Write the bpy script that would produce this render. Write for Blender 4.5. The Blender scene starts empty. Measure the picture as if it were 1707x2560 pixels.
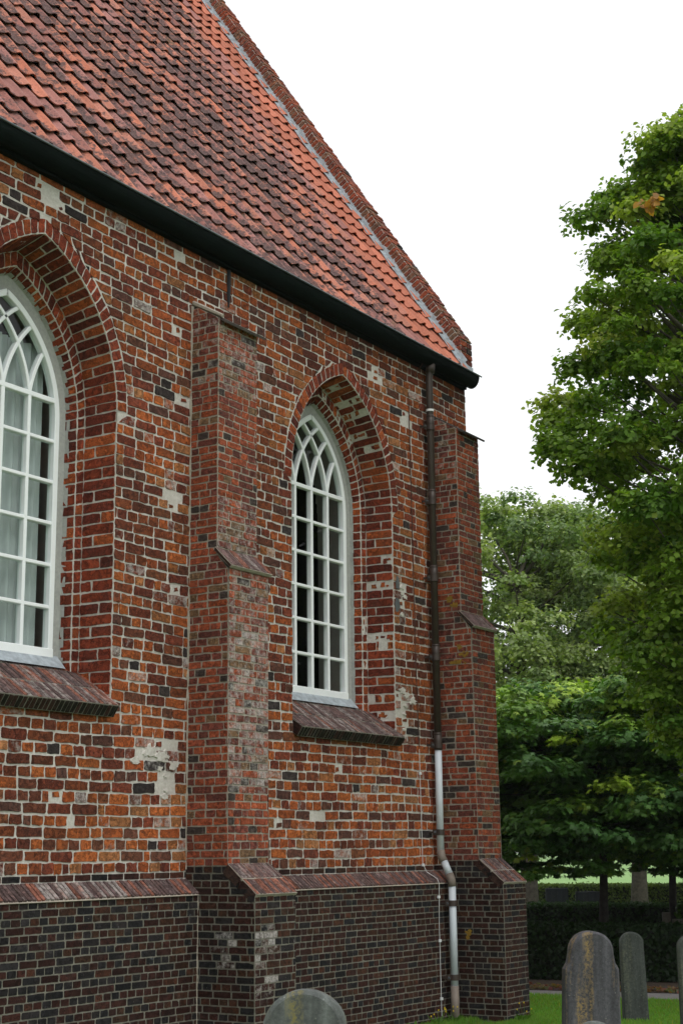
import bpy, math, random
import numpy as np
from mathutils import Vector, Matrix
random.seed(7); rng = np.random.default_rng(11)
S = bpy.context.scene; COL = S.collection
R_ = math.radians
V = lambda *a: np.array(a, float)

# ---------------------------------------------------------------- camera
CAM = V(0, -9.60273884, 2.05)
cr, cu, cw = V(.54078924, -.84109119, -.01061172), V(-.17807445, -.12680646, .97581228), V(.82209275, .52581911, .21835242)
cd = bpy.data.cameras.new('camera'); cam = bpy.data.objects.new('camera', cd); COL.objects.link(cam)
cam.matrix_world = Matrix(((cr[0], cu[0], -cw[0], CAM[0]), (cr[1], cu[1], -cw[1], CAM[1]), (cr[2], cu[2], -cw[2], CAM[2]), (0, 0, 0, 1)))
cd.sensor_fit = 'VERTICAL'; cd.sensor_height = 36; cd.lens = 53.4385; cd.clip_start = .1; cd.clip_end = 3000
S.camera = cam
# ---------------------------------------------------------------- world, sun, exposure
SUN_EL, SUN_AZ = 58, 200
w = bpy.data.worlds.new('World'); S.world = w; w.use_nodes = True
nt = w.node_tree; bg = nt.nodes['Background']
sky = nt.nodes.new('ShaderNodeTexSky'); sky.sky_type = 'NISHITA'; sky.sun_disc = False
sky.sun_elevation = R_(SUN_EL); sky.sun_rotation = R_(SUN_AZ); sky.dust_density = 6; sky.air_density = 1.5
mx = nt.nodes.new('ShaderNodeMix'); mx.data_type = 'RGBA'; mx.inputs[0].default_value = .9
mx.inputs[7].default_value = (10.2, 10.35, 10.5, 1)       # the even white cloud layer that covers the sky
nt.links.new(sky.outputs[0], mx.inputs[6]); nt.links.new(mx.outputs[2], bg.inputs[0]); bg.inputs[1].default_value = .118
sl = bpy.data.lights.new('sun', 'SUN'); sl.energy = .9; sl.angle = R_(25); sl.color = (1, .96, .9)
so = bpy.data.objects.new('sun', sl); COL.objects.link(so)
az = R_(SUN_AZ); dirv = Vector((math.sin(az) * math.cos(R_(SUN_EL)), math.cos(az) * math.cos(R_(SUN_EL)), math.sin(R_(SUN_EL))))
so.rotation_euler = dirv.to_track_quat('Z', 'Y').to_euler(); so.location = (0, -20, 30)
S.view_settings.view_transform = 'Standard'; S.view_settings.look = 'None'; S.view_settings.gamma = 1; S.view_settings.exposure = 0
S.view_settings.use_curve_mapping = False
S.render.engine = 'CYCLES'; S.cycles.max_bounces = 6; S.cycles.transparent_max_bounces = 12

# ---------------------------------------------------------------- helpers
def tag(o, label=None, cat=None, group=None, kind=None):
    for k, v in (('label', label), ('category', cat), ('group', group), ('kind', kind)):
        if v: o[k] = v
    return o
def empty(name, loc=(0, 0, 0), parent=None):
    o = bpy.data.objects.new(name, None); o.location = loc; COL.objects.link(o)
    if parent: o.parent = parent
    return o
class MB:
    """collects polygons with a colour and a material slot; build() links ONE mesh object"""
    def __init__(s): s.v = []; s.f = []; s.c = []; s.m = []
    def poly(s, pts, col=(1, 1, 1), a=0, m=0):
        n = len(s.v); s.v.extend([tuple(p) for p in pts]); s.c.extend([(col[0], col[1], col[2], a)] * len(pts))
        s.f.append(tuple(range(n, n + len(pts)))); s.m.append(m)
    def raw(s, pts, faces, col=(1, 1, 1), a=0, m=0):
        n = len(s.v); s.v.extend([tuple(p) for p in pts]); s.c.extend([(col[0], col[1], col[2], a)] * len(pts))
        for f in faces: s.f.append(tuple(i + n for i in f)); s.m.append(m)
    def box(s, lo, hi, **k):
        x0, y0, z0 = lo; x1, y1, z1 = hi
        p = [(x, y, z) for z in (z0, z1) for y in (y0, y1) for x in (x0, x1)]
        s.raw(p, [(0, 2, 3, 1), (4, 5, 7, 6), (0, 1, 5, 4), (2, 6, 7, 3), (0, 4, 6, 2), (1, 3, 7, 5)], **k)
    def tube(s, pts, rad, n=10, cap=True, **k):
        pts = [V(*p) for p in pts]; rs = rad if hasattr(rad, '__len__') else [rad] * len(pts)
        ring = []; prev = None
        for i, p in enumerate(pts):
            t = (pts[min(i + 1, len(pts) - 1)] - pts[max(i - 1, 0)]); t = t / (np.linalg.norm(t) + 1e-9)
            ref = prev if prev is not None else (V(0, 0, 1) if abs(t[2]) < .9 else V(1, 0, 0))
            a = ref - t * (ref @ t); a /= np.linalg.norm(a) + 1e-9; prev = a; b = np.cross(t, a)
            ring += [p + rs[i] * (math.cos(q) * a + math.sin(q) * b) for q in np.linspace(0, 2 * math.pi, n, endpoint=False)]
        fs = [(i * n + j, i * n + (j + 1) % n, (i + 1) * n + (j + 1) % n, (i + 1) * n + j) for i in range(len(pts) - 1) for j in range(n)]
        if cap: fs += [tuple(range(n - 1, -1, -1)), tuple((len(pts) - 1) * n + j for j in range(n))]
        s.raw(ring, fs, **k)
    def build(s, name, mats, parent=None, smooth=False):
        me = bpy.data.meshes.new(name); me.from_pydata(s.v, [], s.f)
        at = me.color_attributes.new('col', 'FLOAT_COLOR', 'POINT'); at.data.foreach_set('color', np.array(s.c, np.float32).ravel())
        mats = mats if isinstance(mats, (list, tuple)) else [mats]
        for m in mats: me.materials.append(m)
        me.polygons.foreach_set('material_index', s.m)
        if smooth: me.polygons.foreach_set('use_smooth', [True] * len(s.f))
        me.update(); o = bpy.data.objects.new(name, me); COL.objects.link(o)
        if parent: o.parent = parent; o.location = -Vector(parent_loc(parent))
        return o
def parent_loc(p):
    l = Vector((0, 0, 0))
    while p: l += p.location; p = p.parent
    return l
def npmesh(name, verts, fsize, mat, cols, parent=None, smooth=False):
    """verts (n*fsize,3): every face owns fsize consecutive vertices"""
    me = bpy.data.meshes.new(name); nv = len(verts); nf = nv // fsize
    me.vertices.add(nv); me.vertices.foreach_set('co', np.ascontiguousarray(verts, np.float32).ravel())
    me.loops.add(nv); me.loops.foreach_set('vertex_index', np.arange(nv, dtype=np.int32))
    me.polygons.add(nf); me.polygons.foreach_set('loop_start', np.arange(0, nv, fsize, dtype=np.int32))
    me.polygons.foreach_set('loop_total', np.full(nf, fsize, np.int32)); me.update(calc_edges=True)
    at = me.color_attributes.new('col', 'FLOAT_COLOR', 'POINT')
    c = np.ones((nv, 4), np.float32); c[:, :3] = np.repeat(cols, fsize, axis=0) if len(cols) == nf else cols
    at.data.foreach_set('color', c.ravel()); me.materials.append(mat)
    o = bpy.data.objects.new(name, me); COL.objects.link(o)
    if parent: o.parent = parent; o.location = -Vector(parent_loc(parent))
    return o

# ---------------------------------------------------------------- materials
def mat(name):
    m = bpy.data.materials.new(name); m.use_nodes = True
    return m, m.node_tree, m.node_tree.nodes['Principled BSDF']
def N(nt, t, **k):
    n = nt.nodes.new(t)
    for a, b in k.items():
        if a.startswith('i_'): n.inputs[int(a[2:]) if a[2:].isdigit() else a[2:]].default_value = b
        else: setattr(n, a, b)
    return n
def noise(nt, scale, detail=4, rough=.6, vec=None):
    n = N(nt, 'ShaderNodeTexNoise'); n.inputs['Scale'].default_value = scale; n.inputs['Detail'].default_value = detail; n.inputs['Roughness'].default_value = rough
    if vec is None: vec = N(nt, 'ShaderNodeTexCoord').outputs['Object']
    nt.links.new(vec, n.inputs['Vector']); return n.outputs[0]
def ramp(nt, src, stops):
    r = N(nt, 'ShaderNodeValToRGB'); el = r.color_ramp.elements
    while len(el) < len(stops): el.new(.5)
    for e, (p, c) in zip(el, stops): e.position = p; e.color = (c, c, c, 1) if not hasattr(c, '__len__') else (*c, 1)
    nt.links.new(src, r.inputs[0]); return r.outputs[0]
def mixc(nt, fac, a, b, mode='MIX'):
    m = N(nt, 'ShaderNodeMix', data_type='RGBA', blend_type=mode)
    for i, x in ((0, fac), (6, a), (7, b)):
        if hasattr(x, 'node'): nt.links.new(x, m.inputs[i])
        else: m.inputs[i].default_value = x if not hasattr(x, '__len__') else (*x, 1)
    return m.outputs[2]
def mth(nt, op, a, b=0.0):
    m = N(nt, 'ShaderNodeMath', operation=op)
    for i, x in ((0, a), (1, b)):
        if hasattr(x, 'node'): nt.links.new(x, m.inputs[i])
        else: m.inputs[i].default_value = x
    return m.outputs[0]
def bump(nt, bs, h, strength=.5, dist=.01):
    b = N(nt, 'ShaderNodeBump'); b.inputs['Strength'].default_value = strength; b.inputs['Distance'].default_value = dist
    nt.links.new(h, b.inputs['Height']); nt.links.new(b.outputs[0], bs.inputs['Normal'])
def attr(nt):
    a = N(nt, 'ShaderNodeAttribute', attribute_name='col'); return a.outputs['Color'], a.outputs['Alpha']

def brick_mat(name, var=.55, white=(.5, .47, .45)):
    m, nt, bs = mat(name); c, al = attr(nt)
    n1 = noise(nt, 22, 5, .65); n2 = noise(nt, 90, 3, .7); n3 = noise(nt, 5, 3)
    c = mixc(nt, 1, c, ramp(nt, n1, ((.34, 1 - var), (.46, .92), (.55, 1.05), (.7, 1.5))), 'MULTIPLY')
    c = mixc(nt, 1, c, ramp(nt, n2, ((.3, .7), (.6, 1.12))), 'MULTIPLY')
    c = mixc(nt, mth(nt, 'MULTIPLY', ramp(nt, n3, ((.48, 0), (.72, 1))), .35), c, (.06, .04, .035))
    stain = ramp(nt, mth(nt, 'ADD', noise(nt, 14, 6, .75), mth(nt, 'SUBTRACT', mth(nt, 'MULTIPLY', al, .5), .42)), ((.3, 0), (.52, 1)))
    c = mixc(nt, mth(nt, 'MULTIPLY', stain, .8), c, white)
    crack = ramp(nt, noise(nt, 11, 5, .7), ((.465, 1), (.495, .38), (.505, .38), (.535, 1)))
    c = mixc(nt, 1, c, crack, 'MULTIPLY')
    spk = ramp(nt, noise(nt, 60, 2, .5), ((.74, 0), (.78, 1)))
    c = mixc(nt, mth(nt, 'MULTIPLY', spk, .35), c, (.55, .5, .46))
    nt.links.new(c, bs.inputs['Base Color']); bs.inputs['Roughness'].default_value = .93; bs.inputs['Specular IOR Level'].default_value = .2
    bump(nt, bs, mth(nt, 'ADD', n1, mth(nt, 'MULTIPLY', n2, .5)), .9, .012); return m
def mortar_mat(name, a, b, dirt=(.2, .17, .14), fac=.45):
    m, nt, bs = mat(name)
    n1 = noise(nt, 30, 5, .7); n2 = noise(nt, 1.5, 6, .7)
    c = mixc(nt, ramp(nt, n1, ((.35, 0), (.65, 1))), a, b)
    c = mixc(nt, mth(nt, 'MULTIPLY', ramp(nt, n2, ((.42, 0), (.7, 1))), fac), c, dirt)
    nt.links.new(c, bs.inputs['Base Color']); bs.inputs['Roughness'].default_value = .95; bs.inputs['Specular IOR Level'].default_value = .1
    bump(nt, bs, n1, .8, .01); return m
def simple(name, col, rough=.6, metal=0, var=.15, scale=8, spec=.4, bumpd=0):
    m, nt, bs = mat(name)
    n1 = noise(nt, scale, 4)
    c = mixc(nt, 1, col, ramp(nt, n1, ((.3, 1 - var), (.7, 1 + var))), 'MULTIPLY')
    nt.links.new(c, bs.inputs['Base Color']); bs.inputs['Roughness'].default_value = rough; bs.inputs['Metallic'].default_value = metal; bs.inputs['Specular IOR Level'].default_value = spec
    if bumpd: bump(nt, bs, noise(nt, scale * 4, 4), .6, bumpd)
    return m
M = {}
M['brick'] = brick_mat('old_brick'); M['brick_dark'] = brick_mat('plinth_brick', .4, (.33, .36, .40))
M['brick_cap'] = brick_mat('weathered_cap_brick', .5, (.42, .38, .36))
M['mortar'] = mortar_mat('lime_mortar', (.66, .64, .60), (.50, .47, .43), (.28, .25, .21), .5)
M['mortar_grey'] = mortar_mat('grey_mortar', (.25, .24, .20), (.16, .155, .13), (.1, .1, .08), .5)
M['mortar_mid'] = mortar_mat('buttress_mortar', (.44, .40, .34), (.32, .29, .24), (.2, .17, .14), .5)
M['plaster'] = mortar_mat('cement_render', (.42, .43, .41), (.34, .35, .34), (.25, .25, .23), .3)
M['plaster_in'] = simple('inner_plaster', (.46, .43, .39), .9, var=.1, scale=3)
M['paint'] = simple('white_paint', (.88, .92, .94), .35, var=.03, scale=6)
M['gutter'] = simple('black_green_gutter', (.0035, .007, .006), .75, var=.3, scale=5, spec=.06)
M['lip'] = simple('gutter_bead', (.12, .14, .16), .3, metal=.3)
M['pipe'] = simple('brown_plastic_pipe', (.05, .036, .03), .45, var=.2, scale=6)
M['pipe2'] = simple('grey_brown_elbow', (.20, .165, .14), .6, var=.15, scale=9)
M['pipew'] = simple('pale_plastic_pipe', (.56, .61, .66), .4, var=.05, scale=6)
M['lead'] = simple('lead_flashing', (.36, .41, .45), .6, metal=.1, var=.3, scale=14, bumpd=.01)
M['iron'] = simple('black_iron', (.008, .008, .01), .5)
M['rust'] = simple('rusty_wire', (.06, .028, .02), .7)
M['white'] = simple('white_plastic', (.75, .76, .78), .4)
M['slab'] = simple('wet_slate_slab', (.075, .06, .055), .7, var=.3, bumpd=.005)
M['curtain'] = simple('pale_curtain', (.42, .46, .46), .9, var=.08, scale=4)
M['near_black'] = simple('dark_interior', (.02, .018, .015), .8, var=.3)
def glass_mat():
    m = bpy.data.materials.new('window_glass'); m.use_nodes = True; nt = m.node_tree
    for n in list(nt.nodes): nt.nodes.remove(n)
    o = N(nt, 'ShaderNodeOutputMaterial'); t = N(nt, 'ShaderNodeBsdfTransparent'); g = N(nt, 'ShaderNodeBsdfGlossy'); mxs = N(nt, 'ShaderNodeMixShader')
    t.inputs[0].default_value = (.85, .9, .88, 1); g.inputs['Roughness'].default_value = .02
    mxs.inputs[0].default_value = .035
    nt.links.new(t.outputs[0], mxs.inputs[1]); nt.links.new(g.outputs[0], mxs.inputs[2]); nt.links.new(mxs.outputs[0], o.inputs[0]); return m
M['glass'] = glass_mat()
def tile_mat():
    m, nt, bs = mat('clay_pantile'); c, al = attr(nt)
    n1 = noise(nt, 10, 9, .82); n2 = noise(nt, 60, 3, .6); n4 = noise(nt, .9, 3)
    c = mixc(nt, 1, c, ramp(nt, n2, ((.3, .8), (.7, 1.2))), 'MULTIPLY')
    al2 = mth(nt, 'ADD', mth(nt, 'MULTIPLY', al, .36), mth(nt, 'MULTIPLY', mth(nt, 'SUBTRACT', n4, .5), .45))
    lich = ramp(nt, mth(nt, 'ADD', n1, mth(nt, 'SUBTRACT', al2, .215)), ((.475, 0), (.525, 1)))
    c = mixc(nt, mth(nt, 'MULTIPLY', lich, .92), c, mixc(nt, ramp(nt, n2, ((.4, 0), (.6, 1))), (.05, .036, .038), (.15, .10, .095)))
    moss = ramp(nt, noise(nt, 2.3, 3), ((.66, 0), (.72, 1)))
    c = mixc(nt, mth(nt, 'MULTIPLY', moss, .35), c, (.13, .10, .03))
    nt.links.new(c, bs.inputs['Base Color']); bs.inputs['Roughness'].default_value = .85; bs.inputs['Specular IOR Level'].default_value = .25
    bump(nt, bs, n1, .5, .008); return m
M['tile'] = tile_mat()
def leaf_mat(name, tr=.25, rough=.5):
    m = bpy.data.materials.new(name); m.use_nodes = True; nt = m.node_tree; bs = nt.nodes['Principled BSDF']; out = nt.nodes['Material Output']
    c, al = attr(nt); nt.links.new(c, bs.inputs['Base Color']); bs.inputs['Roughness'].default_value = rough; bs.inputs['Specular IOR Level'].default_value = .3
    t = N(nt, 'ShaderNodeBsdfTranslucent'); c2 = mixc(nt, 1, c, (1.25, 1.4, .45), 'MULTIPLY'); nt.links.new(c2, t.inputs[0])
    mxs = N(nt, 'ShaderNodeMixShader'); mxs.inputs[0].default_value = tr
    nt.links.new(bs.outputs[0], mxs.inputs[1]); nt.links.new(t.outputs[0], mxs.inputs[2]); nt.links.new(mxs.outputs[0], out.inputs[0]); return m
M['leaf'] = leaf_mat('leaves', .45); M['leaf_maple'] = leaf_mat('maple_leaves', .18)
M['bark'] = simple('bark', (.10, .09, .07), .95, var=.4, scale=12, bumpd=.02)
M['bark_dark'] = simple('dark_bark', (.045, .042, .036), .95, var=.4, scale=12, bumpd=.02)  # maple bark, darkened in colour for the shade under the crowns
def stone_mat(name, base, streak=(.30, .22, .07), amt=.6):
    m, nt, bs = mat(name); tc = N(nt, 'ShaderNodeTexCoord').outputs['Object']
    mp = N(nt, 'ShaderNodeMapping'); mp.inputs['Scale'].default_value = (1, 1, .12); mp.inputs['Location'].default_value = (.13, .2, 0); nt.links.new(tc, mp.inputs[0])
    n1 = noise(nt, 40, 6, .75); n2 = noise(nt, 9, 4, .6, mp.outputs[0]); n3 = noise(nt, 14, 3, .6, mp.outputs[0])
    c = mixc(nt, 1, base, ramp(nt, n3, ((.3, .6), (.7, 1.45))), 'MULTIPLY')
    c = mixc(nt, 1, c, ramp(nt, n1, ((.3, .6), (.7, 1.4))), 'MULTIPLY')
    f = mth(nt, 'MULTIPLY', mth(nt, 'MULTIPLY', ramp(nt, n2, ((.52, 0), (.66, 1))), ramp(nt, n1, ((.44, 0), (.56, 1)))), amt)
    c = mixc(nt, f, c, streak)
    sp = ramp(nt, noise(nt, 55, 2), ((.70, 0), (.75, 1)))
    c = mixc(nt, mth(nt, 'MULTIPLY', sp, .5), c, (.40, .40, .34))
    nt.links.new(c, bs.inputs['Base Color']); bs.inputs['Roughness'].default_value = .9; bump(nt, bs, n1, .6, .006); return m
M['stone1'] = stone_mat('bluish_gravestone', (.062, .062, .07), (.27, .18, .06), .85); M['stone2'] = stone_mat('green_grey_gravestone', (.048, .056, .05), (.12, .13, .08), .6)
M['stone3'] = stone_mat('lichen_gravestone', (.095, .105, .10), (.20, .17, .05), .85); M['stone_dark'] = stone_mat('dark_polished_grave', (.02, .024, .03), (.03, .03, .02), .3)

# ---------------------------------------------------------------- brick laying
def jit(a): return random.uniform(-a, a)
PER = [(.0, .12), (.03, 0), (.35, 0), (.66, 0), (.97, 0), (1, .12), (1, .55), (1, .88), (.97, 1), (.64, 1), (.33, 1), (.03, 1), (0, .88), (0, .5)]
def brick(mb, A, B, C, D, col, joint=.014, h=.008, a=0, rough=.004, m=0, sink=.006, tilt=.002):
    A, B, C, D = [np.asarray(p, float) for p in (A, B, C, D)]
    lu = (np.linalg.norm(B - A) + np.linalg.norm(C - D)) / 2; lv = (np.linalg.norm(D - A) + np.linalg.norm(C - B)) / 2
    if lu < joint * 1.3 or lv < joint * 1.3: return
    n = np.cross(C - A, D - B); n /= np.linalg.norm(n) + 1e-12
    U = (B - A + C - D); U /= np.linalg.norm(U) + 1e-12; W = np.cross(n, U)
    su, sv = joint / 2 / lu, joint / 2 / lv
    P = PER if lu > .1 else [PER[i] for i in (0, 1, 4, 5, 7, 8, 11, 12)]
    base = []; top = []; cc = (A + B + C + D) / 4; hh = h + random.uniform(-.4, .5) * h
    tu, tv = jit(tilt), jit(tilt)
    for (s, t) in P:
        s2 = su + s * (1 - 2 * su); t2 = sv + t * (1 - 2 * sv)
        p = (A * (1 - s2) + B * s2) * (1 - t2) + (D * (1 - s2) + C * s2) * t2 + U * jit(rough) + W * jit(rough)
        base.append(p - n * sink)
        q = p + (cc - p) * (.05 if lv > .08 else .04)
        top.append(q + n * (hh + tu * (s - .5) * 2 + tv * (t - .5) * 2))
    k = len(P)
    mb.raw(base + top, [tuple(range(k, 2 * k))] + [(i, (i + 1) % k, k + (i + 1) % k, k + i) for i in range(k)], col=col, a=a, m=m)
def mixn(a, b, f): return tuple(x * (1 - f) + y * f for x, y in zip(a, b))
def pal_wall(z=4, u=0):
    r = random.random()
    if r < .50: c = mixn((.38, .108, .030), (.30, .072, .023), random.random())
    elif r < .76: c = mixn((.21, .050, .026), (.13, .036, .022), random.random())
    elif r < .86: c = mixn((.33, .12, .040), (.36, .16, .07), random.random())
    elif r < .975: c = mixn((.15, .058, .033), (.10, .045, .036), random.random())
    else: c = mixn((.035, .030, .030), (.06, .045, .042), random.random())
    zn = .5 + .5 * math.sin(u * 1.9 + 2.2 * math.sin(z * 1.3 + u * .7))
    if zn < .35 and random.random() < .4: c = mixn(c, (.15, .045, .024), .7)
    k = random.uniform(.76, 1.16) * (0.85 if z > 6.6 else 1) * (.98 + .24 * zn); return tuple(x * k for x in c)
def pal_jamb(z=4, u=0):
    c = mixn((.27, .052, .022), (.12, .025, .016), random.random()); k = random.uniform(.8, 1.2)
    if random.random() < .18: c = (.36, .085, .026)
    return tuple(x * k for x in c)
def pal_butt(z=4, u=0):
    r = random.random()
    if r < .55: c = mixn((.33, .078, .032), (.26, .065, .036), random.random())
    elif r < .85: c = mixn((.20, .058, .042), (.13, .042, .032), random.random())
    elif r < .93: c = (.19, .11, .06)
    else: c = (.06, .045, .04)
    k = random.uniform(.9, 1.3); return tuple(x * k for x in c)
def pal_plinth(z=1, u=0):
    r = random.random(); so = math.exp(-((u - 9.9) / 1.0) ** 2 - ((z - 1.3) / .6) ** 2) + .4 * max(0, math.sin(u * 1.3 + 2 * math.sin(z * 3))) + .5 * max(0, z - 1.45) / .2
    if random.random() < .42 * so: r = .95
    if r < .55: c = mixn((.046, .016, .012), (.030, .012, .010), random.random())
    elif r < .8: c = mixn((.065, .024, .014), (.05, .026, .016), random.random())
    else: c = mixn((.016, .016, .018), (.026, .023, .024), random.random())
    k = random.uniform(.75, 1.3); return tuple(x * k for x in c)
def pal_cap(z=4, u=0):
    c = mixn((.19, .115, .105), (.11, .075, .075), random.random())
    if random.random() < .2: c = (.25, .10, .07)
    k = random.uniform(.75, 1.25); return tuple(x * k for x in c)

def lay(mb, org, U, u0, u1, z0, z1, course, head, stretch, pal, joint, excl=None, limits=None, h=.008, wild=0, alpha=None, skip=None, rough=.004, first=0, mortar_m=1, wavy=0, keep_mortar=True):
    """coursed brickwork on the vertical plane through org along U (outward = U x Z)"""
    org = np.asarray(org, float); U = np.asarray(U, float); Z = V(0, 0, 1)
    nrow = max(1, round((z1 - z0) / course)); ch = (z1 - z0) / nrow
    P = lambda u, z: org + U * u + Z * z
    def wv(u, z): return z + (wavy * (math.sin(u * 1.7 + z * 2.1) + .6 * math.sin(u * 4.3 + z * 5)) if (z0 + .02 < z < z1 - .02) else 0)
    for r in range(nrow):
        za, zb = z0 + r * ch, z0 + (r + 1) * ch
        def iv(z):
            a, b = (limits(z) if limits else (u0, u1)); segs = [(a, b)]
            if excl:
                for e in excl(z):
                    if e is None: continue
                    out = []
                    for (p, q) in segs:
                        if e[1] <= p or e[0] >= q: out.append((p, q))
                        else:
                            if e[0] > p: out.append((p, e[0]))
                            if e[1] < q: out.append((e[1], q))
                    segs = out
            return segs
        A, B, Mid = iv(za + 1e-4), iv(zb - 1e-4), iv((za + zb) / 2)
        if len(A) == len(B): pairs = list(zip(A, B))
        else: pairs = [(s, s) for s in Mid]
        for (a0, a1), (b0, b1) in pairs:
            if keep_mortar:
                n = max(1, int((a1 - a0) / .5))
                for i in range(n):
                    fa, fb = i / n, (i + 1) / n
                    x0, x1, y0, y1 = a0 + (a1 - a0) * fa, a0 + (a1 - a0) * fb, b0 + (b1 - b0) * fa, b0 + (b1 - b0) * fb
                    mb.poly([P(x0, za), P(x1, za), P(y1, zb), P(y0, zb)], m=mortar_m)
            lo, hi = max(a0, b0), min(a1, b1); L0, L1 = min(a0, b0), max(a1, b1)
            u = L0; isH = ((r + first) % 2 == 0)
            if isH: u -= random.uniform(0, head * .4)
            else: u -= random.uniform(0, stretch * .6)
            slope0, slope1 = b0 - a0, b1 - a1
            while u < L1 - .01:
                w_ = head if isH else stretch
                if wild and random.random() < wild: w_ = random.choice((head, head * .65, stretch, stretch * .75))
                w_ *= random.uniform(.9, 1.1) if wild else random.uniform(.97, 1.03)
                e0, e1 = max(u, L0), min(u + w_, L1)
                u += w_
                if e1 - e0 < joint * 1.2: continue
                ta0, ta1, tb0, tb1 = max(e0, a0), min(e1, a1), max(e0, b0), min(e1, b1)
                if ta1 - ta0 < .01 and tb1 - tb0 < .01: continue
                if ta1 < ta0: ta0 = ta1 = (ta0 + ta1) / 2
                if tb1 < tb0: tb0 = tb1 = (tb0 + tb1) / 2
                um = (e0 + e1) / 2; zm = (za + zb) / 2
                if skip and skip(um, zm):
                    if random.random() < .55:
                        fu, fz = random.uniform(.02, .06), random.uniform(.015, .035); px_, pz_ = random.uniform(e0 + fu, max(e0 + fu, e1 - fu)), zm + jit(.02)
                        brick(mb, P(px_ - fu, pz_ - fz), P(px_ + fu, pz_ - fz * .7), P(px_ + fu * .8, pz_ + fz), P(px_ - fu * .9, pz_ + fz * .8), pal(zm, um), joint=.004, h=.004, rough=.01)
                    continue
                j = joint * random.uniform(.7, 1.5) if wild else joint
                al = alpha(um, zm) if alpha else 0
                brick(mb, P(ta0, wv(ta0, za)), P(ta1, wv(ta1, za)), P(tb1, wv(tb1, zb)), P(tb0, wv(tb0, zb)), pal(zm, um), joint=j, h=h, a=al, rough=rough)

# ---------------------------------------------------------------- church
church = empty('church', (0, 0, 0))
tag(church, 'red brick medieval church with steep orange pantile roof, two pointed white windows and dark plinth', 'church')
XL, XR = 6.0, 18.27
W1C, W2C = 9.86, 15.08
E0, ZS = .484, 6.2
AW = {W1C: 1.075, W2C: 1.12}; DZ = {W1C: .12, W2C: .05}
def zs_(c, a): return ZS + (DZ[c] * min(1, max(0, (a - .77) / .3)) if c in DZ else 0)
def hw(z, a, c=None):
    zs = zs_(c, a)
    if z <= zs: return a
    q = (a + E0) ** 2 - (z - zs) ** 2
    return math.sqrt(q) - E0 if q > E0 * E0 else 0
B1 = (12.1, 12.78); B2 = (17.3, 17.92)
def wall_excl(z):
    ex = []
    for c in (W1C, W2C):
        if z > 3.42:
            A1 = AW[c]; a = hw(z, A1, c) if z < 6.2 else hw(z, A1 + .15, c)
            if a > .02: ex.append((c - a, c + a))
    if z < 7.6: ex += [(B1[0] + .02, B1[1] - .02), (B2[0] + .02, B2[1] - .02)]
    return ex
patches = [(11.6, 3.02, .30, .13), (11.75, 2.75, .1, .2), (16.35, 3.92, .28, .12), (16.42, 3.62, .12, .25), (14.9, 3.02, .12, .09), (14.35, 2.42, .14, .07), (16.6, 7.55, .12, .08), (15.9, 8.0, .2, .07), (9.9, 8.2, .16, .09), (10.9, 8.28, .15, .07),
           (16.3, 6.9, .06, .06), (16.4, 5.2, .1, .3), (11.8, 6.6, .08, .08), (11.85, 4.6, .09, .12), (11.8, 5.6, .05, .3)]
def skip_wall(u, z):
    for (x, y, rx, ry) in patches:
        d = ((u - x) / rx) ** 2 + ((z - y) / ry) ** 2
        if d < 1 and random.random() < (.85 - .5 * d): return True
    return random.random() < .004
def smear(u, z):
    v = .0
    for (x, y, rx, ry) in patches:
        d = ((u - x) / rx) ** 2 + ((z - y) / ry) ** 2
        if d < 3.2: v = max(v, .75 - .2 * d)
    if random.random() < .035: v = random.uniform(.4, .8)
    return v
mb = MB()
lay(mb, (0, 0, 0), (1, 0, 0), XL, XR, 1.88, 8.62, .105, .158, .318, pal_wall, .0145, excl=wall_excl, wild=.16, h=.008, skip=skip_wall, alpha=smear, rough=.0065, wavy=.007)
# one dark soldier course just above the plinth slope
for (a, b) in ((XL, B1[0]), (B1[1], B2[0]), (B2[1], XR)):
    mb.poly([V(a, .0, 1.76), V(b, .0, 1.76), V(b, .0, 1.88), V(a, 0, 1.88)], m=1)
    u = a
    while u < b:
        brick(mb, (u, 0, 1.815), (min(u + .225, b), 0, 1.815), (min(u + .225, b), 0, 1.88), (u, 0, 1.88), pal_plinth() if random.random() < .6 else (.10, .035, .022), joint=.01, h=.005, rough=.002); u += .225

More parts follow.
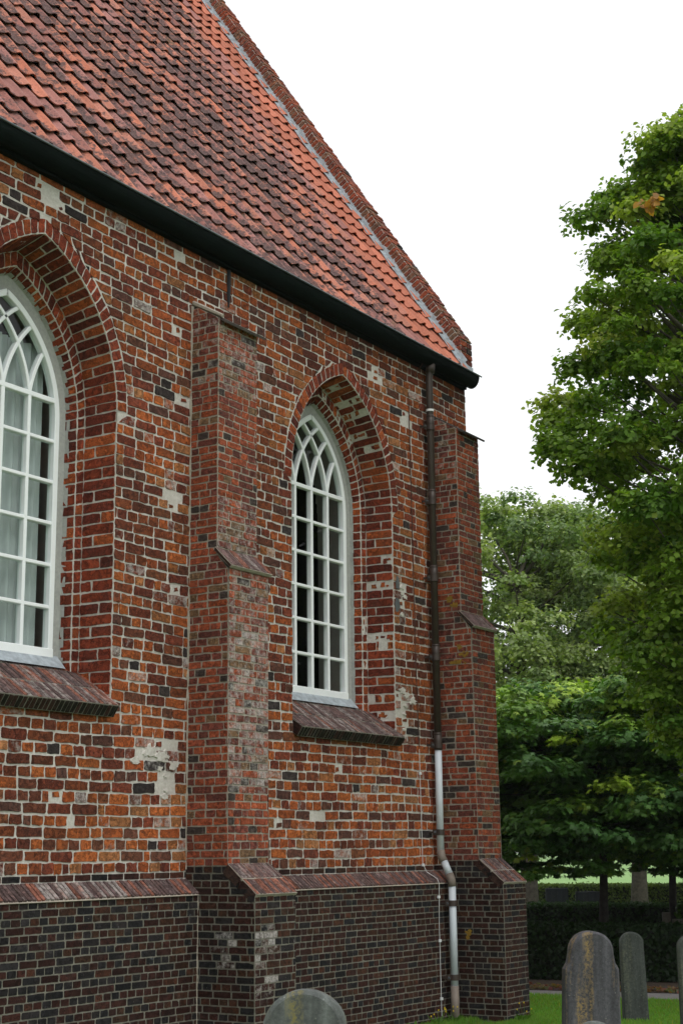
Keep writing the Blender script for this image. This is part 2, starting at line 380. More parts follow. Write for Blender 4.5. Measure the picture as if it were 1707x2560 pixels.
def prof(c, side, a, s):
    """s 0..1 jamb from the sill up, 1..2 arch to the apex"""
    zs = zs_(c, a)
    if s <= 1: return (c + side * a, 3.30 + (zs - 3.30) * s)
    R = a + E0; t = (s - 1) * math.acos(E0 / R)
    return (c + side * (R * math.cos(t) - E0), zs + R * math.sin(t))
def order(mb, c, a0, y0, a1, y1, pal, widths, joint=.014, njamb=27, narch=20, s_from=0, h=.006, mortar_m=1, patchy=0, flip=False):
    """brick strip that follows the opening from (half width a0, depth y0) to (a1, y1)"""
    ss = [i / njamb for i in range(njamb + 1)] + [1 + (i + 1) / narch for i in range(narch)]
    for side in (-1, 1):
        for i in range(len(ss) - 1):
            if ss[i] < s_from - 1e-6: continue
            def q(s, t):
                a = a0 + (a1 - a0) * t; x, z = prof(c, side, a, s); return V(x, y0 + (y1 - y0) * t, z)
            def put(t0, t1, f):
                A_, B_, C_, D_ = q(ss[i], t0), q(ss[i], t1), q(ss[i + 1], t1), q(ss[i + 1], t0)
                if side > 0: A_, B_, C_, D_ = B_, A_, D_, C_
                f(A_, B_, C_, D_)
            put(0, 1, lambda *p: mb.poly(p, m=mortar_m))
            ws = widths[i % len(widths)]; tot = sum(ws); t = 0
            for w_ in ws:
                t2 = t + w_ / tot
                if patchy and side > 0 and random.random() < patchy:
                    for _ in range(4):
                        ta, w2 = random.uniform(t, t2 - .05), random.uniform(.08, .2)
                        def frag(A_, B_, C_, D_):
                            lo_, hi_ = random.uniform(0, .4), random.uniform(.55, 1); brick(mb, A_ * (1 - lo_) + D_ * lo_, B_ * (1 - lo_) + C_ * lo_, B_ * (1 - hi_) + C_ * hi_, A_ * (1 - hi_) + D_ * hi_, (.34, .10, .03) if random.random() < .5 else pal(), joint=.006, h=.004, rough=.009)
                        put(ta, min(ta + w2, t2), frag)
                else:
                    put(t, t2, lambda *p: brick(mb, *p, pal(), joint=joint * random.uniform(.65, 1.2), h=h, rough=.005))
                t = t2
for k, c in enumerate((W1C, W2C)):
    A1 = AW[c]; A2 = A1 - .065; A3 = A2 - .105; pt = .0 if k == 0 else .16
    zo, zi = prof(c, 1, A1 + .15, 2)[1], prof(c, 1, A1, 2)[1]; mb.poly([V(c - .16, .002, zi + .06), V(c + .16, .002, zi + .06), V(c + .3, .002, zo + .11), V(c - .3, .002, zo + .11)], m=1)
    order(mb, c, A1 + .15, 0, A1, 0, pal_jamb, [[1]], s_from=1.0)
    for sd in (-1, 1): x_a, x_b = sorted((c + sd * (A1 - .0), c + sd * (A1 + .17))); mb.poly([V(x_a, .002, 5.9), V(x_b, .002, 5.9), V(x_b, .002, 6.45), V(x_a if sd > 0 else x_a, .002, 6.45)] if False else [V(c + sd * A1, .002, 5.9), V(c + sd * (A1 + .17), .002, 5.9), V(c + sd * (A1 + .15), .002, 6.45), V(c + sd * hw(6.45, A1 + .02, c), .002, 6.45)][::sd], m=1)
    order(mb, c, A1, 0, A2, .36, pal_jamb, [[.3], [.14, .2], [.34], [.22, .12]], h=.007, patchy=pt)
    order(mb, c, A2, .36, A3, .36, pal_jamb, [[1]], h=.006, patchy=pt)
    order(mb, c, A3, .36, .86, .50, pal_jamb, [[1]], h=.006)
for (x, y, rx, ry) in patches:
    if rx * ry < .02: continue
    for _ in range(4):
        bx, by = x + random.gauss(0, .55) * rx, y + random.gauss(0, .55) * ry; sr = random.uniform(.22, .5) * min(rx, .2); nn_ = 17
        rr_ = [sr * random.uniform(.55, 1.3) for _ in range(nn_)]
        if not (6.6 < by < 6.7) and any(abs(bx - c) < hw(by, AW[c] + .02, c) + sr * 1.3 and by > 3.3 for c in (W1C, W2C)): continue
        ou = [(bx + r_ * math.cos(t) * 1.3, by + r_ * math.sin(t) * .75) for r_, t in zip(rr_, np.linspace(0, 6.283, nn_, endpoint=False))]
        mb.raw([V(p, 0, q) for p, q in ou] + [V(bx + (p - bx) * .85, -.0115 - random.random() * .004, by + (q - by) * .85) for p, q in ou], [tuple(range(nn_, 2 * nn_))] + [(i, (i + 1) % nn_, nn_ + (i + 1) % nn_, nn_ + i) for i in range(nn_)], m=1)
wall = mb.build('wall', [M['brick'], M['mortar']], church)

# cement render fillets round the frames, part of the wall
mb = MB()
for c in (W1C, W2C):
    n = 60
    for side in (-1, 1):
        for i in range(n):
            s0, s1 = 2 * i / n, 2 * (i + 1) / n
            for (a, y, b, y2) in ((.875, .43, .86, .475), (.86, .475, .765, .478), (.765, .478, .765, .56)):
                wob = .006 * math.sin(i * 2.3) + jit(.004)
                p = [prof(c, side, a + wob * (a == .875), s0), prof(c, side, b, s0), prof(c, side, b, s1), prof(c, side, a + wob * (a == .875), s1)]
                p = [V(p[0][0], y, p[0][1]), V(p[1][0], y2, p[1][1]), V(p[2][0], y2, p[2][1]), V(p[3][0], y, p[3][1])]
                mb.poly(p if side < 0 else p[::-1])
            # splayed inner reveal
            p0, p1 = prof(c, side, .765, s0), prof(c, side, .765, s1); q0, q1 = prof(c, side, 1.0, s0), prof(c, side, 1.0, s1)
            p = [V(p0[0], .56, p0[1]), V(q0[0], 1.05, q0[1]), V(q1[0], 1.05, q1[1]), V(p1[0], .56, p1[1])]
            mb.poly(p if side < 0 else p[::-1], m=1)
mb.build('window_reveal', [M['plaster'], M['plaster_in']], church)

# plinth
mb = MB()
PY = -.155
for (a, b) in ((XL, B1[0] + .01), (B1[1] - .01, B2[0] + .01), (B2[1] - .01, XR)):
    lay(mb, (0, PY, 0), (1, 0, 0), a, b, -.05, 1.665, .0686, .112, .224, pal_plinth, .0105, h=.004, rough=.0022, wavy=.002, alpha=lambda u, z: .25 if random.random() < .05 else 0)
    top = V(0, .002, 1.815); low = V(0, PY - .022, 1.668)
    mb.poly([V(a, *low[1:]) - V(0, 0, .012), V(b, *low[1:]) - V(0, 0, .012), V(b, *top[1:]) - V(0, 0, .012), V(a, *top[1:]) - V(0, 0, .012)], m=2)
    mb.poly([V(a, PY, 1.65), V(b, PY, 1.65), V(b, *low[1:]) - V(0, 0, .012), V(a, *low[1:]) - V(0, 0, .012)], m=2)
    u = a
    while u < b - .02:
        e = min(u + .056, b); wh = .75 if (9.7 < u < 11) else .4
        brick(mb, (u, *low[1:]), (e, *low[1:]), (e, *top[1:]), (u, *top[1:]), pal_cap(), joint=.012, h=.006, a=wh if random.random() < .5 else .1, rough=.003, m=3, sink=.02); u += .056
mb.build('plinth', [M['brick_dark'], M['mortar_grey'], M['mortar_mid'], M['brick_cap']], church)

# buttresses
def buttress(X0, X1, whit, lich):
    mb = MB()
    Dup, Dm, Dp = .36, .50, .84
    def dep(z):
        if z > 7.56: return max(.001, Dup * (7.77 - z) / .21)
        if z > 5.02: return Dup
        if z > 4.86: return Dup + (Dm - Dup) * (5.02 - z) / .16
        if z > 1.92: return Dm + .02 * (4.86 - z) / 2.9
        if z > 1.66: return Dm + .02 + (Dp - Dm - .02) * (1.92 - z) / .26
        return Dp
    # left face (towards -X), right face (towards +X), front face
    for (x, u, s) in ((X0, (0, -1, 0), 1), (X1, (0, 1, 0), -1)):
        lim = (lambda z: (0.0, dep(z))) if s > 0 else (lambda z: (-dep(z), 0.0))
        al = (lambda q, z: .5 if (z > 6.9 and random.random() < .5) else lich(q, z))
        if s > 0:   # outward normal = U x Z must point -X : U=(0,-1,0)
            lay(mb, (x, 0, 0), u, 0, 1, 1.93, 7.72, .0775, .135, .27, pal_butt, .012, limits=lim, wild=.2, h=.006, rough=.004, alpha=al, mortar_m=1, wavy=.002)
            lay(mb, (x, 0, 0), u, 0, 1, -.05, 1.93, .0685, .112, .224, pal_plinth, .0105, limits=lim, h=.004, rough=.0022, mortar_m=2, alpha=lambda q, z: random.uniform(.3, .85) if whit and (.42 < q < .6 and .95 < z < 1.32) and random.random() < .7 else 0)
        else:
            lay(mb, (x, 0, 0), u, 0, 1, 1.93, 7.72, .0775, .135, .27, pal_butt, .012, limits=lim, wild=.2, h=.006, rough=.004, mortar_m=1)
            lay(mb, (x, 0, 0), u, 0, 1, -.05, 1.93, .0685, .112, .224, pal_plinth, .0105, limits=lim, h=.004, rough=.0022, mortar_m=2)
    def wa(u, z):
        v = .25
        if whit:
            if 2.6 < z < 4.85: v = .62 + jit(.2) if z < 4.4 else .5
            if 5.0 < z < 5.6: v = .5
            if z > 6.8: v = .5
        return v
    lay(mb, (0, -Dup, 0), (1, 0, 0), X0, X1, 5.02, 7.56, .0775, .135, .27, pal_butt, .012, wild=.2, h=.006, alpha=wa, wavy=.002)
    lay(mb, (0, -Dm - .01, 0), (1, 0, 0), X0, X1, 1.93, 4.87, .0775, .135, .27, pal_butt, .012, wild=.2, h=.006, alpha=wa, wavy=.002)
    lay(mb, (0, -Dp, 0), (1, 0, 0), X0, X1, -.05, 1.66, .0685, .112, .224, pal_plinth, .0105, h=.004, rough=.0022, mortar_m=2, alpha=lambda u, z: random.uniform(.4, .95) if whit and u < X0 + .34 and .7 < z < 1.42 and random.random() < .8 else (.3 if random.random() < .1 else 0))
    o = mb.build('buttress', [M['brick'], M['mortar_mid'], M['mortar_grey']], church)
    # rowlock caps and top slab
    def cap(y0, z0, y1, z1, split, th, wid, name, over=.0):
        mb = MB(); d = V(0, y1 - y0, z1 - z0); L = np.linalg.norm(d); d /= L; n = V(0, d[2], -d[1])
        if n[2] < 0: n = -n
        P = lambda x, t, o_: V(x, y0, z0) + d * L * t + n * o_
        a, b = X0 - over, X1 + over
        mb.raw([P(a, 0, -th), P(b, 0, -th), P(b, 1, -th), P(a, 1, -th), P(a, 0, 0), P(b, 0, 0), P(b, 1, 0), P(a, 1, 0)],
               [(0, 1, 2, 3), (4, 7, 6, 5), (3, 2, 6, 7), (0, 3, 7, 4), (1, 5, 6, 2)], m=1)
        x = a
        while x < b - .01:
            e = min(x + wid, b)
            for k in range(split):
                t0, t1 = k / split, (k + 1) / split
                brick(mb, P(x, t1, 0), P(e, t1, 0), P(e, t0, 0), P(x, t0, 0), pal_cap(), joint=.009, h=.006, a=random.uniform(0, .6), rough=.003)
            x = e
        for k in range(split):
            brick(mb, P(a, k / split, -th), P(a, (k + 1) / split, -th), P(a, (k + 1) / split, 0), P(a, k / split, 0), (.05, .026, .02), joint=.012, h=.005, rough=.004)
        return mb.build(name, [M['brick_cap'], M['mortar_mid']], o)
    cap(-.515, 1.955, -.865, 1.665, 2, .11, .055, 'buttress_cap')
    cap(-.345, 5.10, -.56, 4.885, 1, .035, .105, 'buttress_cap', .015)
    mb = MB(); p = [(.01, 7.80), (.01, 7.77), (-.43, 7.50), (-.44, 7.525)]
    mb.raw([(X0 + .02, y, z) for y, z in p] + [(X1 + .06, y, z) for y, z in p], [(3, 2, 1, 0), (4, 5, 6, 7), (0, 1, 5, 4), (1, 2, 6, 5), (2, 3, 7, 6), (3, 0, 4, 7)])
    mb.build('coping_slab', M['slab'], o)
    return o
tag(buttress(*B1, True, lambda q, z: .1), 'buttress with white lime bloom on its front, between the windows')
tag(buttress(*B2, False, lambda q, z: .1), 'buttress at the wall corner beside the downpipe')
# mortar fillet where the first buttress meets the wall
mb = MB(); mb.tube([(B1[0] - .005, -.004, z) for z in np.linspace(1.9, 7.75, 60)], [.018 + jit(.008) for _ in range(60)], n=6)
mb.tube([(B1[0] - .0, PY - .0, z) for z in np.linspace(0, 1.65, 20)], [.012 + jit(.003) for _ in range(20)], n=6)
mb.tube([(B1[0] + .02, 0, 7.80), (B1[0] + .02, -.40, 7.575), ], [.028, .02], n=6)
mb.build('mortar_joint', M['mortar_mid'], church)
# mustard lichen growing on the second buttress
M['lichen'] = simple('mustard_lichen', (.26, .15, .02), .95, var=.35, scale=30)
for (yy, z, rx, rz) in ((-.2, 5.26, .07, .05), (-.27, 5.17, .08, .04), (-.33, 4.62, .06, .05), (-.40, 4.53, .1, .045), (-.28, 4.43, .15, .03), (-.36, 1.05, .055, .06), (-.33, 1.0, .03, .03)):
    mb = MB()
    for _ in range(26 if rx < .12 else 60):
        a, b = random.gauss(0, .34), random.gauss(0, .34); s = random.uniform(.008, .02)
        ang = random.random() * 6; P0 = V(B2[0] - .014 - random.random() * .002, yy + a * rx, z + b * rz)
        mb.poly([P0 + V(0, -s * math.cos(ang + t), s * math.sin(ang + t)) * random.uniform(.7, 1.2) for t in np.linspace(0, 5.4, 7)])
    mb.build('lichen', M['lichen'], church)


# window sills
for c in (W1C, W2C):
    mb = MB(); a, b = c - AW[c] + .01, c + AW[c] - (.02 if c == W1C else 0)
    y0, z0, y1, z1 = .44, 3.80, -.13, 3.41; d = V(0, y1 - y0, z1 - z0); L = np.linalg.norm(d); d /= L; n = V(0, d[2], -d[1]); n = n if n[2] > 0 else -n
    P = lambda x, t, o_: V(x, y0, z0) + d * L * t + n * o_
    th = .125
    mb.raw([P(a, 0, -th), P(b, 0, -th), P(b, 1, -th), P(a, 1, -th), P(a, 0, 0), P(b, 0, 0), P(b, 1, 0), P(a, 1, 0)],
           [(0, 1, 2, 3), (4, 7, 6, 5), (3, 2, 6, 7), (0, 3, 7, 4), (1, 5, 6, 2)], m=2)
    x = a
    while x < b - .01:
        e = min(x + .058, b)
        for (t0, t1) in ((0, .12), (.12, .56), (.56, 1)):
            brick(mb, P(x, t1, 0), P(e, t1, 0), P(e, t0, 0), P(x, t0, 0), pal_cap(), joint=.010, h=.006, a=random.uniform(.1, .75), rough=.003, m=3)
        brick(mb, P(x, 1, -th), P(e, 1, -th), P(e, 1, 0), P(x, 1, 0), random.choice(((.018, .017, .012), (.03, .02, .014), (.05, .024, .018))), joint=.011, h=.004, rough=.003)
        x = e
    brick(mb, P(a, .75, -th), P(a, 1, -th), P(a, 1, 0), P(a, .75, 0), (.045, .022, .018), joint=.005, h=.005)
    s = mb.build('window_sill', [M['brick_dark'], M['mortar_mid'], M['mortar_grey'], M['brick_cap']], church)
    mb = MB(); mb.raw([V(c - .84, .36, 3.775), V(c + .84, .36, 3.775), V(c + .84, .475, 3.90), V(c - .84, .475, 3.90)], [(0, 1, 2, 3)])
    mb.build('lead_strip', M['lead'], s)

# windows
def strip(mb, pts, wd, y0, y1):
    """bar of width wd following pts (x,z), from front y0 to back y1, with a little chamfer"""
    pts = [np.array(p, float) for p in pts]; rings = []
    for i, p in enumerate(pts):
        t = pts[min(i + 1, len(pts) - 1)] - pts[max(i - 1, 0)]; t /= np.linalg.norm(t); nn = np.array([-t[1], t[0]])
        h = wd / 2; c = min(.006, h * .4)
        for (o_, y) in ((-h, y1), (-h, y0 + c), (-h + c, y0), (h - c, y0), (h, y0 + c), (h, y1)):
            q = p + nn * o_; rings.append((q[0], y, q[1]))
    k = 6; fs = [(i * k + j, (i + 1) * k + j, (i + 1) * k + j + 1, i * k + j + 1) for i in range(len(pts) - 1) for j in range(k - 1)]
    fs += [tuple(range(k)), tuple(range((len(pts) - 1) * k, len(pts) * k))[::-1]]
    mb.raw(rings, fs)
for k, c in enumerate((W1C, W2C)):
    zsp = 6.40; AF = .765
    mb = MB()
    for side in (-1, 1):
        strip(mb, [(c + side * (AF - .03), 3.86)] + [(prof(c, side, AF - .03, 1)[0], ZS)] + [prof(c, side, AF - .03, 1 + i / 24) for i in range(1, 25)], .065, .462, .54)
    strip(mb, [(c - AF, 3.905), (c + AF, 3.905)], .115, .458, .54)
    win = mb.build('window', M['paint'], church)
    tag(win, ('white pointed window with pale curtain, cut by the photo edge' if k == 0 else 'white pointed window with dark panes, nearer the downpipe'))
    mb = MB(); zb = 3.95; pitch = (zsp - zb) / 6; mp = .355
    strip(mb, [(c - AF + .04, zsp), (c + AF - .04, zsp)], .052, .466, .53)
    for i in range(1, 6): strip(mb, [(c - AF + .04, zb + pitch * i), (c + AF - .04, zb + pitch * i)], .036, .470, .53)
    for j in (-1, 0, 1): strip(mb, [(c + j * mp, zb), (c + j * mp, zsp)], .044 if j else .05, .468, .532)
    Rr = AF + E0 - .03
    for j in (-2, -1, 0, 1, 2):
        x0 = c + j * mp
        for sd in (-1, 1):
            pts = []
            for q in range(60):
                th = math.asin((zsp - ZS) / Rr) + q * .02
                x = x0 + sd * (Rr * math.cos(math.asin((zsp - ZS) / Rr)) - Rr * math.cos(th)); z = ZS + Rr * math.sin(th)
                if abs(x - c) > hw(z, AF - .05) or z > 7.4: break
                pts.append((x, z))
            if len(pts) > 2: strip(mb, pts, .040, .469 + .0008 * (j + 2 + sd), .531)
    mb.build('glazing_bars', M['paint'], win)
    mb = MB(); out = [prof(c, -1, AF - .02, 1)] + [prof(c, -1, AF - .02, 1 + i / 16) for i in range(1, 17)]
    out += [prof(c, 1, AF - .02, 2 - i / 16) for i in range(1, 17)]
    pl = [(c - AF + .02, 3.9)] + out + [(c + AF - .02, 3.9)]
    mb.poly([V(x, .512, z) for x, z in pl][::-1]); mb.build('pane', M['glass'], win)
    if k == 0:
        mb = MB(); n = 150; xs = np.linspace(c - .72, c + .65, n)
        ys = [.60 + .018 * math.sin(x * 62) + .012 * math.sin(x * 27 + 1) for x in xs]
        for i in range(n - 1): mb.raw([(xs[i], ys[i], 3.85), (xs[i + 1], ys[i + 1], 3.85), (xs[i + 1], ys[i + 1], 6.95), (xs[i], ys[i], 6.95)], [(0, 1, 2, 3)])
        mb.build('curtain', M['curtain'], win, smooth=True)
    mb = MB(); mb.box((c - 1.0, .56, 3.80), (c + 1.0, 1.05, 3.86)); mb.build('inner_sill', M['plaster_in'], win)

# gable, back walls and interior shell
def proc_brick():
    m, nt, bs = mat('far_brickwork'); tc = N(nt, 'ShaderNodeTexCoord').outputs['Object']
    sep = N(nt, 'ShaderNodeSeparateXYZ'); nt.links.new(tc, sep.inputs[0]); cb = N(nt, 'ShaderNodeCombineXYZ')
    nt.links.new(mth(nt, 'ADD', sep.outputs[0], sep.outputs[1]), cb.inputs[0]); nt.links.new(sep.outputs[2], cb.inputs[1])
    b = N(nt, 'ShaderNodeTexBrick'); nt.links.new(cb.outputs[0], b.inputs[0])
    b.inputs['Scale'].default_value = 1; b.inputs['Brick Width'].default_value = .3; b.inputs['Row Height'].default_value = .105; b.inputs['Mortar Size'].default_value = .01
    b.inputs['Color1'].default_value = (.30, .06, .025, 1); b.inputs['Color2'].default_value = (.16, .045, .03, 1); b.inputs['Mortar'].default_value = (.5, .45, .4, 1)
    nt.links.new(b.outputs[0], bs.inputs['Base Color']); bs.inputs['Roughness'].default_value = .9; return m
M['farbrick'] = proc_brick()
TH = R_(57.2); HY = 5.7; RZ = 8.72; ridge = RZ + HY * math.tan(TH)
mb = MB(); y2 = 2 * HY
for (xa, xb) in ((XR, 17.75), (XL, XL + .4)):
    for x in (xa, xb): mb.poly([(x, .02, 0), (x, y2, 0), (x, y2, RZ - .15), (x, HY, ridge - .2), (x, .02, RZ - .15)])
mb.box((XL + .01, y2 - .5, 0), (XR - .01, y2, 8.55))
mb.build('gable_wall', M['farbrick'], church)
mb = MB(); mb.poly([(XL + .42, y2 - .6, 0), (17.74, y2 - .6, 0), (17.74, y2 - .6, 8.5), (XL + .42, y2 - .6, 8.5)]); mb.poly([(17.7, .6, 0), (17.7, y2 - .6, 0), (17.7, y2 - .6, 8.5), (17.7, .6, 8.5)]); mb.build('dark_inner_sheets', M['near_black'], church)  # near-black sheets over the inner walls, added to keep the panes dark
mb = MB()   # inner leaf of the nave wall, plastered, with window holes
for z0_, z1_ in [(0, 3.83)] + [(3.83 + i * .12, 3.83 + (i + 1) * .12) for i in range(40)]:
    zm = (z0_ + z1_) / 2; xs = [XL + .4]
    if z0_ >= 3.8:
        for c in (W1C, W2C):
            a = hw(zm, 1.0)
            if a > .03: xs += [c - a, c + a]
    xs.append(17.75)
    for i in range(0, len(xs), 2): mb.poly([(xs[i], 1.05, z0_), (xs[i], 1.05, z1_), (xs[i + 1], 1.05, z1_), (xs[i + 1], 1.05, z0_)])
mb.poly([(XL, 0.1, .02), (XR, 0.1, .02), (XR, y2, .02), (XL, y2, .02)], m=1); mb.poly([(XL, 1.04, 8.5), (XL, y2, 8.5), (XR, y2, 8.5), (XR, 1.04, 8.5)], m=1)
mb.poly([(XL, .03, 8.5), (XR, .03, 8.5), (XR, 1.05, 8.5), (XL, 1.05, 8.5)], m=1)
mb.build('interior', [M['plaster_in'], M['near_black']], church)

# roof of pantiles
def roof():
    mb = MB(); tl = math.tan(TH); cs, sn = math.cos(TH), math.sin(TH)
    Y0, Z0 = -.075, 8.60; x0, x1 = 6.0, 18.12; pw = .2445; ex = .352
    ncol = int((x1 - x0) / pw) + 1; nrow = 28
    P = lambda x, s, h: (x, Y0 + s * cs - h * sn, Z0 + s * sn + h * cs)
    # board under the tiles
    mb.raw([P(x0, 0, -.03), P(x1 + .05, 0, -.03), P(x1 + .05, 10.9, -.03), P(x0, 10.9, -.03)], [(0, 1, 2, 3)], col=(.03, .02, .02), a=0)
    K = 9
    def sh(t):   # pantile cross section: wide trough, then the roll
        return -.010 + .042 * (math.exp(-((t - .80) / .17) ** 2) + math.exp(-((t + .20) / .17) ** 2)) + .006 * math.cos(t * 6.3)
    for i in range(ncol):
        xc = x1 - (i + 1) * pw
        for j in range(nrow):
            fx = xc + pw / 2; sm = j * ex
            # dirt: strong in the middle of the roof, clean next to the gable, mild at lower left
            edge = min(1, max(0, (x1 - fx - .30 + .12 * math.sin(j * 1.3)) / 1.7)); left = min(1, max(0, (12.6 - fx) / 2.6)) * min(1, max(.2, 1 - (sm - 1.0) / 2.2))
            dirt = edge * (.74 - .14 * left) - .06 * max(0, 1 - sm / 1.6) + random.gauss(0, .09)
            r = random.random()
            c = mixn((.58, .20, .125), (.50, .215, .16), random.random()) if r < .6 else mixn((.42, .20, .18), (.34, .14, .115), random.random())
            if edge < .4: c = mixn((.56, .20, .13), (.48, .17, .11), random.random()); dirt = random.uniform(-.35, .15)
            kk = random.uniform(.82, 1.1); c = tuple(q * kk for q in c)
            dx, ds, lift = jit(.009), jit(.018), .052 + random.random() * .016; sk = jit(.012)
            s0 = sm + ds; s1 = sm + ex + .07
            us = [q / (K - 1) for q in range(K)]; pts = []; al = []
            for (s, hh) in ((s0, lift), ((s0 + s1) / 2, lift * .62), (s1, .002)):
                for t in us:
                    pts.append(P(xc + dx + t * pw * 1.06 + sk * (s - s0), s, hh + sh(t))); al.append(dirt + .28 * math.exp(-((t - .30) / .28) ** 2) - .18 * math.exp(-((t - .85) / .16) ** 2) + (.12 if s == s0 else 0))
            for t in us: pts.append(P(xc + dx + t * pw * 1.06, s0 + .004, lift + sh(t) - .014)); al.append(dirt + .3)
            n0 = len(mb.v); mb.v.extend(pts); mb.c.extend([(*c, max(0, min(1, a_ / 1.2))) for a_ in al])
            for q in range(K - 1):
                mb.f.append((n0 + q, n0 + q + 1, n0 + K + q + 1, n0 + K + q)); mb.f.append((n0 + K + q, n0 + K + q + 1, n0 + 2 * K + q + 1, n0 + 2 * K + q)); mb.f.append((n0 + 3 * K + q, n0 + 3 * K + q + 1, n0 + q + 1, n0 + q))
                mb.m += [0, 0, 0]
            mb.f.append((n0 + K - 1, n0 + 4 * K - 1, n0 + 3 * K - 1, n0 + 2 * K - 1)); mb.m.append(0)
    # back slope and ridge
    mb.raw([P(x0, 10.7, 0), P(x1, 10.7, 0), (x1, 2 * HY + .1, 8.6), (x0, 2 * HY + .1, 8.6)], [(0, 1, 2, 3)], col=(.4, .13, .08), a=.5)
    return mb.build('roof', M['tile'], church)
rf = roof(); cs, sn = math.cos(TH), math.sin(TH)
RP = lambda x, s, h: V(x, -.075 + s * cs - h * sn, 8.60 + s * sn + h * cs)
mb = MB(); n = 120
for i in range(n):
    s0, s1 = .12 + i * .09, .12 + (i + 1) * .09 + .0; w0, w1 = [.015 * math.sin(i * .8 + q) + jit(.006) for q in (0, 1)]
    mb.raw([RP(18.03 + w0, s0, .055), RP(18.03 + w0, s1, .055), RP(18.12, s1, .075), RP(18.12, s0, .075), RP(18.135, s0, .13 + w1), RP(18.135, s1, .13 + w1)], [(0, 3, 2, 1), (3, 4, 5, 2)])
mb.build('flashing', M['lead'], church)
# brick-on-edge parapet along the gable
mb = MB(); hi = .245; s = .45; pitch = .078
mb.raw([RP(18.14, .45, -.1), RP(18.14, 11, -.1), RP(18.14, 11, hi - .01), RP(18.14, .45, hi - .01), RP(18.45, .45, -.1), RP(18.45, 11, -.1), RP(18.45, 11, hi - .01), RP(18.45, .45, hi - .01)],
       [(0, 3, 2, 1), (3, 7, 6, 2), (4, 5, 6, 7), (0, 4, 7, 3), (0, 1, 5, 4)], m=1)
while s < 10.9:
    c = pal_butt(); c = mixn(mixn(c, (.34, .10, .06), .5), (.20, .15, .10), random.choice((0, 0, 0, .2, .7))); o_ = jit(.008)
    brick(mb, RP(18.138, s, .10), RP(18.138, s, hi + o_), RP(18.138, s + pitch, hi + o_), RP(18.138, s + pitch, .10), c, joint=.016, h=.008, a=.12, rough=.003)
    brick(mb, RP(18.138, s, hi + o_), RP(18.30, s, hi + o_), RP(18.30, s + pitch, hi + o_), RP(18.138, s + pitch, hi + o_), c, joint=.016, h=.012, a=.15, rough=.003)
    brick(mb, RP(18.30, s, hi + o_), RP(18.46, s, hi + o_), RP(18.46, s + pitch, hi + o_), RP(18.30, s + pitch, hi + o_), pal_butt(), joint=.014, h=.012, a=.3, rough=.004)
    s += pitch
# shoulder at the foot of the parapet
for r in range(5):
    za = 8.68 + r * .085
    for (p, q) in ((18.14, 18.30), (18.30, 18.46)): brick(mb, (p, -.03, za), (q, -.03, za), (q, -.03, za + .085), (p, -.03, za + .085), pal_butt(), joint=.012, h=.008)
    brick(mb, (18.14, .14, za), (18.14, -.03, za), (18.14, -.03, za + .085), (18.14, .14, za + .085), pal_butt(), joint=.012, h=.008)
mb.box((18.145, -.025, 8.62), (18.455, .4, 9.08), m=1)
mb.build('gable_parapet', [M['brick'], M['mortar']], church)
mb = MB(); mb.raw([(18.0, -.10, 8.66), (18.12, -.12, 8.62), (18.30, -.08, 8.64), (18.44, -.05, 8.63), (18.465, -.045, 8.76), (18.30, -.05, 8.76), (18.14, -.06, 8.80), (18.02, -.06, 8.78)], [(0, 1, 6, 7), (1, 2, 5, 6), (2, 3, 4, 5)])
mb.build('lead_apron', M['lead'], church)

# gutter with a black box below it
mb = MB(); xs = (XL, 18.28); pr = []
cy, cz, rr = -.115, 8.555, .118
for q in np.linspace(0, math.pi, 17): pr.append((cy + rr * math.cos(q) , cz - rr * math.sin(q) * 1.36))
pr = [(.0, 8.60)] + pr
back = [(y, z) for y, z in pr]; ins = [(cy + (y - cy) * .93, cz + (z - cz) * .93 + .004) for y, z in pr]
k = len(back); pts = [(x, y, z) for x in xs for y, z in back] + [(x, y, z) for x in xs for y, z in ins]
fs = [(j, j + 1, k + j + 1, k + j) for j in range(k - 1)] + [(2 * k + j, 3 * k + j, 3 * k + j + 1, 2 * k + j + 1) for j in range(k - 1)]
fs += [(k + j, k + j + 1, 3 * k + j + 1, 3 * k + j) for j in range(k - 1)]
mb.raw(pts, fs, m=0); mb.raw([(18.265, y, z) for y, z in pr[1:]], [tuple(range(k - 1))], m=0)
mb.tube([(x, cy - rr - .008, cz + .006) for x in (XL, 12, 18.33)], .011, n=8, m=1)
mb.box((XL, -.07, 8.37), (18.2, -.002, 8.60), m=0)  # black box stands in for the eaves shadow on the wall
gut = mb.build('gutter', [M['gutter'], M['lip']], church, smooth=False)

# downpipe in its changing plastics
PX = 17.07; py = -.10
def pxy(z): return (PX, py, z)
dp = MB(); dp.tube([(PX, -.13, 8.46), (PX, -.12, 8.36), pxy(8.26), pxy(3.33)], .047, n=16)
dp.tube([(PX, -.125, 8.43), (PX, -.115, 8.31)], .062, n=16)
for z in (7.62, 6.6, 5.58, 4.55, 3.42): dp.tube([pxy(z + .10), pxy(z - .12)], .0525, n=16); dp.tube([pxy(z + .09), pxy(z + .075)], .055, n=16)
down = dp.build('downpipe', M['pipe'], church, smooth=True)
E1 = [(PX, py, 2.06), (PX - .002, py - .012, 1.98), (PX - .005, py - .05, 1.92)]
E2 = [(PX - .015, -.225, 1.77), (PX - .02, -.255, 1.70), (PX - .02, -.262, 1.62)]
mb = MB(); 
for seg in ([pxy(3.33), pxy(2.02)], [E1[2], E2[0]], [(PX - .02, -.262, 1.64), (PX - .02, -.262, .42)]): mb = MB(); mb.tube(seg, .046, n=16); mb.build('pale_pipe', M['pipew'], down, smooth=True)
